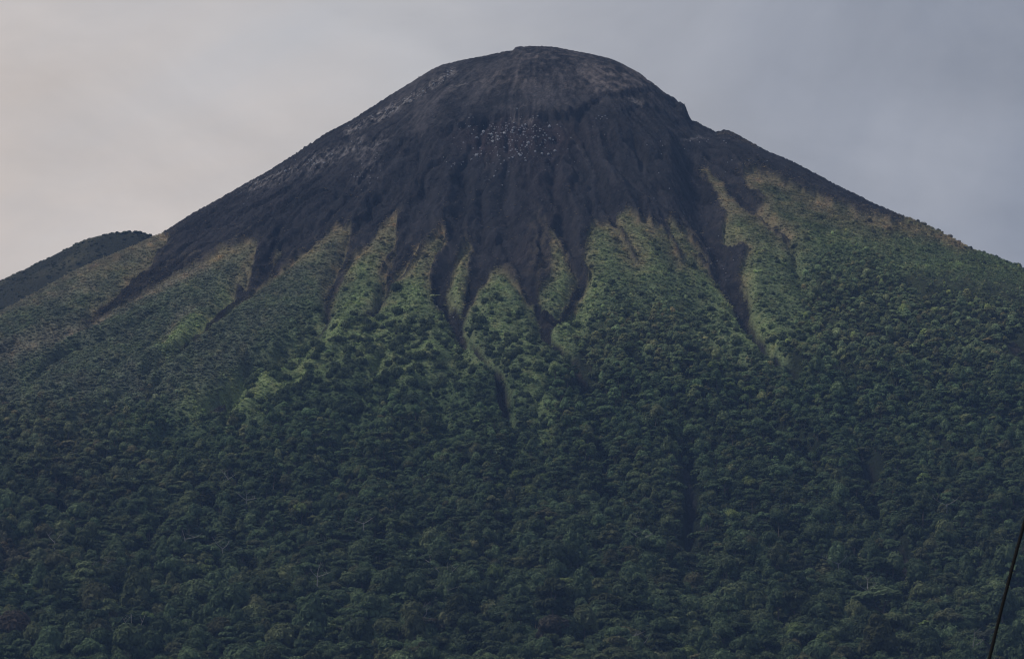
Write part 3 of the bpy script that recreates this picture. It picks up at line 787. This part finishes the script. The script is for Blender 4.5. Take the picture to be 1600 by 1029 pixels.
ok = in_view(u, v) & (rng.uniform(0, 1, u.size) > tw) & (sd > 4) & (v > 340) & (rng.uniform(0, 1, u.size) < dens)
gx, gy, u, v, sd, left = gx[ok], gy[ok], u[ok], v[ok], sd[ok], left[ok]
n = len(gx)
small = rng.uniform(0, 1, n) < (.55 + .4 * sstep(540, 470, v)) * (1 - left)
rad = (2.9 - 1.3 * left) * np.where(small, .5, 1) * np.exp(rng.normal(0, .28, n))
rad *= .75 + .25 * sstep(420, 560, v)
tint = veg_colour(u, v, sd) * np.exp(rng.normal(0, .18, n))[:, None]
tint = mixc(tint * (1 + 1.5 * left)[:, None], (0.058, 0.085, 0.045), np.where(small, 0, .55 * (1 - left)) * sstep(380, 480, v)) * np.where(small, 1.5, 1)[:, None]
gz = sample(Z, gx, gy) - .1 * rad
uf, vf, df = project(gx, gy, gz + .5 * rad)
clear = (blob(uf, vf, 520, 590, 170, 50) > .3) & (left < .5)
score = np.where(clear & ~small & (uf > 5) & (uf < 1595), rad / df * FPX * (1 + .6 * blob(uf, vf, 470, 590, 120, 50)), -1)
SINGLE_SHRUBS = np.argsort(-score)[:220]
SINGLE_SHRUBS = SINGLE_SHRUBS[score[SINGLE_SHRUBS] > 0]
rad[SINGLE_SHRUBS] *= 1.25
SHRUB_PTS = (gx, gy, gz, rad, tint, uf, vf)
rest = np.ones(n, bool); rest[SINGLE_SHRUBS] = False
P = np.stack([gx, gy, gz], 1)[rest]; S = np.stack([rad, rad, rad * (1.4 - .5 * left)], 1)[rest]; T = tint[rest]
# hill scrub
NH = 14000
hgx = rng.uniform(-900, -330, NH); hgy = rng.uniform(HY - 330, HY + 40, NH)
hk = fbm(hgx / 40, hgy / 60, 3, 207) > -.2
hgx, hgy = hgx[hk], hgy[hk]; NH = len(hgx)
def sample_h(a, x, y):
    i = np.clip(np.searchsorted(hx, x) - 1, 0, len(hx) - 2); j = np.clip(np.searchsorted(hy, y) - 1, 0, len(hy) - 2)
    return a[j, i]
hz_ = sample_h(HZ, hgx, hgy) - .3
hr = rng.uniform(1.3, 2.9, NH)
ht = np.tile(np.array([[.075, .082, .042]], np.float32), (NH, 1)) * np.exp(rng.normal(0, .3, NH))[:, None]
P = np.concatenate([P, np.stack([hgx, hgy, hz_], 1)]); S = np.concatenate([S, np.stack([hr, hr, hr * .9], 1)]); T = np.concatenate([T, ht])
lib_s = library('shrub_kinds', SHRUB_FULL)
scatter('shrubbery', P, rng.uniform(0, 6.28, len(P)), S, rng.integers(0, 4, len(P)), T, lib_s, 'close grey-green scrub between the grass and the forest')
print('shrubs', len(P))

# grass
gx, gy = jitter_grid(2.4, 3.2, -640, 660, SUMMIT_Y - 1350, SUMMIT_Y + 15)
u, v, sd, tw = cover(gx, gy)
fringe = sstep(-10, 5, sd + rng.normal(0, 4, u.size)) 
och = lines_w(u, v, OCHRE_L[:7])
ok = in_view(u, v, 60) & (tw < .8) & (v > 195) & ((rng.uniform(0, 1, u.size) < fringe) & (sd > -9) | (rng.uniform(0, 1, u.size) < och * .5) | ((rng.uniform(0, 1, u.size) < .06) & (sd < 0) & (v > 300)))
gx, gy, u, v, sd = gx[ok], gy[ok], u[ok], v[ok], sd[ok]
n = len(gx)
rad = 1.0 * np.exp(rng.normal(0, .38, n)); rad *= .55 + .45 * sstep(-8, 10, sd)
tint = veg_colour(u, v, sd) * np.exp(rng.normal(0, .22, n))[:, None]
tint = mixc(tint, (.11, .088, .06), sstep(2, -8, sd) * .7)
tint = tint * 2.6
gz = sample(Z, gx, gy)
lib_g = library('grass_kinds', TUSSOCK)
scatter('grass', np.stack([gx, gy, gz], 1), rng.uniform(0, 6.28, n), np.stack([rad * 1.25, rad * 1.25, rad * 1.0], 1), rng.integers(0, 4, n), tint, lib_g, 'tall green and tawny grass on the spurs below the bare rock')
print('tussocks', n)

# loose stones on the rock
gx, gy = jitter_grid(3.6, 6, -560, 600, SUMMIT_Y - 900, SUMMIT_Y + 10)
u, v, sd, tw = cover(gx, gy)
pl = lines_w(u, v, [([(708, 114), (650, 152), (600, 178), (545, 210)], 8, 1), ([(560, 228), (510, 250), (450, 276), (380, 306)], 11, .8), ([(600, 222), (560, 284)], 12, .5), ([(690, 480), (720, 535)], 12, .6), ([(1100, 380), (1160, 480)], 20, .4)])
den = .07 + .95 * pl + .8 * blob(u, v, 800, 225, 75, 40)
ok = (sd < -2) & (rng.uniform(0, 1, u.size) < den) & in_view(u, v, 40)
gx, gy = gx[ok], gy[ok]; n = len(gx)
rad = .45 * np.exp(rng.normal(0, .45, n)) * (1 + .6 * pl[ok])
lib_r = library('stone_kinds', ROCKS2 + ROCKS[:3])
scatter('stones', np.stack([gx, gy, sample(Z, gx, gy) + .1 * rad], 1), rng.uniform(0, 6.28, n), np.stack([rad] * 3, 1), np.where(rng.uniform(0, 1, n) < .6 * np.maximum(pl[ok], blob(u[ok], v[ok], 800, 225, 75, 45)), rng.integers(4, 7, n), rng.integers(0, 4, n)), np.ones((n, 3)), lib_r, 'loose grey stones strewn over the bare rock')

BARE_TREES = [(208, 992, 22, 3, 'largest bare forked pale tree near the lower left corner'), (86, 848, 13, 2, 'short bare white trunk in the left forest'), (357, 750, 13, 2, 'bare pale trunk highest up in the left forest'), (383, 782, 13, 3, 'small bare tree with spread pale branches in the left forest'),
    (346, 860, 13, 2, 'leaning bare pale branch left of centre'), (497, 905, 15, 3, 'tawny bare tree with a fan of branches left of centre'), (154, 893, 13, 2, 'thin upright bare pale pole in the left forest'), (289, 842, 14, 2, 'bare grey tree between dark crowns in the left forest'), (276, 990, 14, 3, 'grey bare tree beside the largest forked one'), (447, 962, 10, 2, 'stubby orange-tan dead trunk left of centre near the bottom'),
    (568, 822, 14, 2, 'thin bare trunk in the middle of the forest above the others'), (706, 863, 14, 2, 'bare trunk leaning left in the middle of the forest'), (692, 945, 20, 2, 'tall straight bare trunk in the middle of the forest'), (659, 972, 16, 3, 'spreading bare tree near the bottom left of the middle'), (698, 906, 15, 3, 'bare tree with wide pale limbs in the middle of the forest'), (1000, 845, 16, 2, 'bare pale trunk right of the middle forest'),
    (895, 860, 14, 2, 'paired thin bare trunks in the middle right of the forest'), (552, 998, 15, 3, 'bare twiggy tree by the bottom edge left of the middle'), (672, 882, 13, 3, 'low bare tree with arched limbs in the middle'), (974, 1012, 15, 2, 'bare pale trunk at the bottom edge right of the middle'), (1002, 1014, 16, 3, 'curving bare pale tree at the bottom edge right of the middle'),
    (1480, 790, 16, 2, 'tall grey bare trunk in the upper right forest'), (1330, 828, 13, 2, 'small bare trunk in the right forest'), (1311, 885, 17, 2, 'bare reddish grey trunk in the right forest'), (1356, 926, 15, 3, 'bare pale forked tree in the right forest'), (1376, 1012, 16, 2, 'stout bare pale trunk by the bottom edge on the right'), (1522, 1016, 16, 3, 'bare forked tree by the bottom edge beside the cable'), (1525, 970, 14, 2, 'thin bare trunk just left of the black cable')]
# ------------------------------------------------------------------ single trees of the front rows
def link(o): COL.objects.link(o); return o
def thing(name, loc, rz=0.0, scl=(1, 1, 1)):
    o = bpy.data.objects.new(name, None); o.location = loc; o.rotation_euler = (0, 0, rz); o.scale = scl
    o.empty_display_size = .5
    return link(o)
gx, gy, gz, rad, hgt, pick, tint, uf, vf = TREE_PTS
special = {(170, 985): ('yellowish green dome crowned tree standing out near the lower left corner', (.115, .105, .045), 0), (25, 925): ('large reddish brown crowned tree at the left edge of the forest', (.092, .074, .056), 1),
           (655, 985): ('dull brownish spreading tree by the bottom edge near the middle', (.085, .078, .055), 3), (870, 968): ('tawny pinkish crown above the dark hollow at bottom centre', (.088, .078, .06), 0),
           (1540, 985): ('broad grey-green spreading tree beside the black cable', (.075, .085, .055), 4), (215, 950): ('wide flat dark green crown above the bare forked tree', (.045, .075, .042), 3)}
used = {}
# what the trees are told apart by: the odd trees and bare trunks nearby
MARKS = [(u_, v_, 'the ' + t_) for u_, v_, t_ in ((170, 985, 'yellowish dome crowned tree'), (25, 925, 'reddish brown crown at the edge'), (655, 985, 'dull brownish spreading tree'), (870, 968, 'tawny pinkish crown'), (1540, 985, 'grey-green tree beside the cable'),
    (208, 992, 'largest bare forked tree'), (86, 848, 'short white trunk'), (497, 905, 'tawny fan-branched bare tree'), (289, 842, 'grey bare tree'), (447, 962, 'orange-tan dead trunk'), (706, 863, 'bare trunk leaning left'), (692, 945, 'tall straight bare trunk'),
    (552, 998, 'bare twiggy tree'), (1000, 845, 'bare trunk right of centre'), (895, 860, 'paired thin bare trunks'), (974, 1012, 'bare trunk by the bottom edge'), (1311, 885, 'reddish grey bare trunk'), (1356, 926, 'bare pale forked tree'), (1376, 1012, 'stout bare pale trunk'), (1525, 970, 'thin trunk beside the cable'), (1130, 960, 'dark ravine right of centre'))]
DIRS = ['right of', 'above and right of', 'above', 'above and left of', 'left of', 'below and left of', 'below', 'below and right of']
def place(u, v):
    k_ = min(range(len(MARKS)), key=lambda i: (MARKS[i][0] - u) ** 2 + (MARKS[i][1] - v) ** 2)
    d_ = math.hypot(MARKS[k_][0] - u, MARKS[k_][1] - v)
    a_ = math.atan2(MARKS[k_][1] - v, u - MARKS[k_][0])
    return ('close ' if d_ < 45 else ('well ' if d_ > 110 else '')) + DIRS[int(round(a_ / (math.pi / 4))) % 8] + ' ' + MARKS[k_][2]
for (su, sv), (lab, tc_, kd) in special.items():
    k = min(SINGLE_TREES, key=lambda i: (uf[i] - su) ** 2 + (vf[i] - sv) ** 2 + (1e6 if i in used else 0))
    used[k] = (lab, tc_, kd)
KIND_WORD = {'round': 'rounded', 'spreading': 'flat spreading', 'tall': 'tall narrow', 'layered': 'layered'}
for k in SINGLE_TREES:
    pk = int(pick[k]); tcol = tint[k]; lab = None
    sc = rad[k]
    if k in used:
        lab, tcol, pk = used[k]; sc *= 1.2
    t = thing('tree', (gx[k], gy[k], gz[k]), rng.uniform(0, 6.28), (sc, sc, sc if k in used else hgt[k]))
    for nm, mm in (('trunk', TRUNK_ME[pk]), ('crown', CROWN_ME[pk])):
        p = link(bpy.data.objects.new(nm, mm)); p.parent = t
        p['tint'] = [float(c) for c in tcol]
    tone = 'yellowish green' if tcol[0] > tcol[1] * .92 and tcol[0] < tcol[1] * 1.1 else ('brownish' if tcol[0] >= tcol[1] * 1.1 else ('dark green' if tcol[1] < .062 else 'mid green'))
    wd = KIND_WORD[KINDS[pk]]
    if lab: tag(t, lab, 'tree')
    else:
        tag(t, f'{tone} {wd} tree {place(uf[k], vf[k])}', 'tree', 'trees in the front rows of the forest')

same = {}
for o in COL.objects:
    if o.name.split('.')[0] == 'tree' and o.get('group'): same.setdefault(o['label'], []).append(o)
for lab, os_ in same.items():
    os_.sort(key=lambda o: -o.scale[0])
    for w_, o in zip({2: ('larger', 'smaller'), 3: ('largest', 'middle-sized', 'smallest')}.get(len(os_), ()), os_): o['label'] = w_ + ' ' + lab
for os_ in same.values():
    for o in os_:
        if len(o['label'].split()) > 16: o['label'] = o['label'].replace('well ', '').replace('close ', '').replace('middle-sized ', 'medium ')
        if len(o['label'].split()) > 16: o['label'] = o['label'].replace('flat spreading', 'spreading')

# single bushes on the open grassy spur
gx, gy, gz, rad, tint, uf, vf = SHRUB_PTS
for j, k in enumerate(SINGLE_SHRUBS):
    t = thing('shrub', (gx[k], gy[k], gz[k]), rng.uniform(0, 6.28), (rad[k], rad[k], rad[k] * 1.3))
    q = j % 4
    for nm, mm in (('stem', SHRUB_STEM[q]), ('foliage', SHRUB_CROWN[q])):
        p = link(bpy.data.objects.new(nm, mm)); p.parent = t; p['tint'] = [float(c) for c in tint[k]]
    sz = 'large' if rad[k] > 3.4 else 'small'
    wh = 'on the left of the grassy spur' if uf[k] < 450 else ('on the middle of the grassy spur' if uf[k] < 570 else 'on the right of the grassy spur')
    hh = 'high up' if vf[k] < 565 else ('halfway down' if vf[k] < 605 else 'low down')
    tag(t, f'{sz} dark green rounded shrub {wh}, {hh}', 'shrub', f'{sz} shrubs {wh} {hh}')

# ------------------------------------------------------------------ bare pale trees standing out of the canopy
def bare_geo(seed, h, fork):
    r = np.random.default_rng(seed)
    tr = tube([(0, 0, -1.5, .5), (0, 0, h * .25, .42), (r.normal() * .25, 0, h * .5, .34), (r.normal() * .3, 0, h * .62, .28)], 6)
    br = []
    for i in range(fork):
        a = (i - (fork - 1) / 2) * 1.9 / max(fork - 1, 1) + r.normal() * .3
        L = h * r.uniform(.28, .5); dy = r.normal() * .3
        e1 = np.array([math.sin(a) * L * .5, dy * L * .5, h * .6 + math.cos(a) * L * .4])
        e2 = e1 + np.array([math.sin(a * .9 + r.normal() * .25) * L * .6, dy * L * .5, math.cos(a * .9) * L * .6])
        g = [tube([(0, 0, h * .58, .26), (*e1, .19), (*e2, .07)], 5)]
        for q in range(2):
            e3 = e1 + (e2 - e1) * r.uniform(.2, .7); e4 = e3 + np.array([r.normal() * L * .3, r.normal() * L * .3, L * .35])
            g.append(tube([(*e3, .11), (*e4, .04)], 4))
        br.append(join(*g))
    return tr, br
for i, (bu, bv, bh, fk, lab) in enumerate(BARE_TREES):
    bh = bh * 1.6
    x, y = ground_at(bu, bv + bh * 1.25)
    z = float(sample(Z, np.array([x]), np.array([y]))[0])
    t = thing('bare_tree', (x, y, z + 1.5), 0)
    tr, br = bare_geo(700 + i, bh * .95, fk)
    p = link(bpy.data.objects.new('trunk', mesh_from('trunk', *tr, [M_PALE]))); p.parent = t
    for b in br:
        p = link(bpy.data.objects.new('branch', mesh_from('branch', *b, [M_PALE]))); p.parent = t
    tag(t, lab, 'tree', 'bare pale trees in the forest')

# ------------------------------------------------------------------ boulders below the summit rim
spots = []
r9 = np.random.default_rng(91)
while len(spots) < 222:
    bu, bv = r9.normal(800, 42), 193 + abs(r9.normal(0, 36))
    if 705 < bu < 886 and bv < 305 and r9.uniform() < (1 if bv < 245 else .6): spots.append((bu, bv, float(.72 * np.exp(r9.normal(0, .45))), 'on the reddish scree below the summit rim', 'boulders on the scree below the summit rim'))
for cu, cv, su_, sv_, k_, w_ in ((815, 184, 10, 2, 6, 'along the foot of the summit rim'), (938, 183, 8, 3, 6, 'on the bare slope right of the red scree'), (702, 256, 9, 4, 8, 'on the bare slope left of the scree'), (575, 280, 14, 7, 12, 'on the bare left flank'), (1100, 222, 20, 4, 8, 'on the bare right shoulder'), (1200, 246, 60, 10, 10, 'on the bare right shoulder'), (1010, 250, 40, 40, 10, 'on the ribs right of the scree'), (705, 500, 10, 20, 9, 'in the dark central gully'), (1130, 400, 16, 25, 8, 'in the deep right gully')):
    for _ in range(k_): spots.append((r9.normal(cu, su_), r9.normal(cv, sv_), .75, w_, 'boulders ' + w_))
biggest = (743, 243)
for i, (bu, bv, sz, w_, gname) in enumerate(spots + [(743, 243, 2.4, None, None), (735, 250, 1.6, None, None)]):
    x, y = ground_at(bu, bv)
    z = float(sample(Z, np.array([x]), np.array([y]))[0])
    o = link(bpy.data.objects.new('boulder', ROCKS[i % 6]))
    s_ = 1.0 * sz
    o.location = (x, y, z + s_ * .25); o.scale = (s_, s_, s_); o.rotation_euler = tuple(r9.uniform(-.5, .5, 2)) + (r9.uniform(0, 6.28),)
    if w_: tag(o, f'pale grey boulder {w_}', 'boulder', gname)
    else: tag(o, 'largest pale boulder at the left edge of the red scree' if i == len(spots) else 'second large pale boulder below the largest on the scree', 'boulder')

# ------------------------------------------------------------------ the black cable crossing the lower right corner
def sight(u, v, dist):
    f = Vector((0, math.cos(PITCH), math.sin(PITCH))); upv = Vector((0, -math.sin(PITCH), math.cos(PITCH)))
    return f * dist + Vector((1, 0, 0)) * ((u - 800) / FPX * dist) + upv * ((514.5 - v) / FPX * dist)
ctrl = [(1452, 1500, 42), (1510, 1180, 43), (1545.5, 1029, 44), (1563, 958, 44.5), (1581, 888, 45), (1600, 818, 45.5), (1640, 682, 47), (1720, 430, 50), (1850, 60, 54)]
lo = sight(1300, 2330, 40)
cpts = [lo] + [sight(*c_) for c_ in ctrl]
v_, f_ = tube([(*p, .0155) for p in cpts], 8)
cm, cn_, cl_, cb = new_mat('black_rubber', 0.8, 0.1)
cb.inputs['Base Color'].default_value = (0.006, 0.006, 0.006, 1)
cable = link(bpy.data.objects.new('cable', mesh_from('cable', v_, f_, [cm], None, [True] * len(f_))))
tag(cable, 'thin black cable slanting across the lower right corner in front of the forest', 'cable')

# ------------------------------------------------------------------ the air
hz_top = max(float(Z.max()), float(HZ.max())) + 12
hz_bot = min(float(Z.min()), float(HZ.min())) - 1
bx = (-3320, 3320); by = (-200, 7900)
vv = [(a, b, c_) for c_ in (hz_bot, hz_top) for a, b in ((bx[0], by[0]), (bx[1], by[0]), (bx[1], by[1]), (bx[0], by[1]))]
ff = [(3, 2, 1, 0), (4, 5, 6, 7), (0, 1, 5, 4), (1, 2, 6, 5), (2, 3, 7, 6), (3, 0, 4, 7)]
hm_ = bpy.data.materials.new('haze_air'); hm_.use_nodes = True
hn_ = hm_.node_tree.nodes; hn_.clear()
ho = hn_.new('ShaderNodeOutputMaterial'); hv_ = hn_.new('ShaderNodeVolumePrincipled')
hv_.inputs['Color'].default_value = (0.33, 0.55, 1.0, 1)
hv_.inputs['Density'].default_value = 3.2e-5
hm_.node_tree.links.new(hv_.outputs[0], ho.inputs['Volume'])
haze = link(bpy.data.objects.new('haze', mesh_from('haze', vv, ff, [hm_])))
tag(haze, label='thin blue haze in the air', kind='stuff')
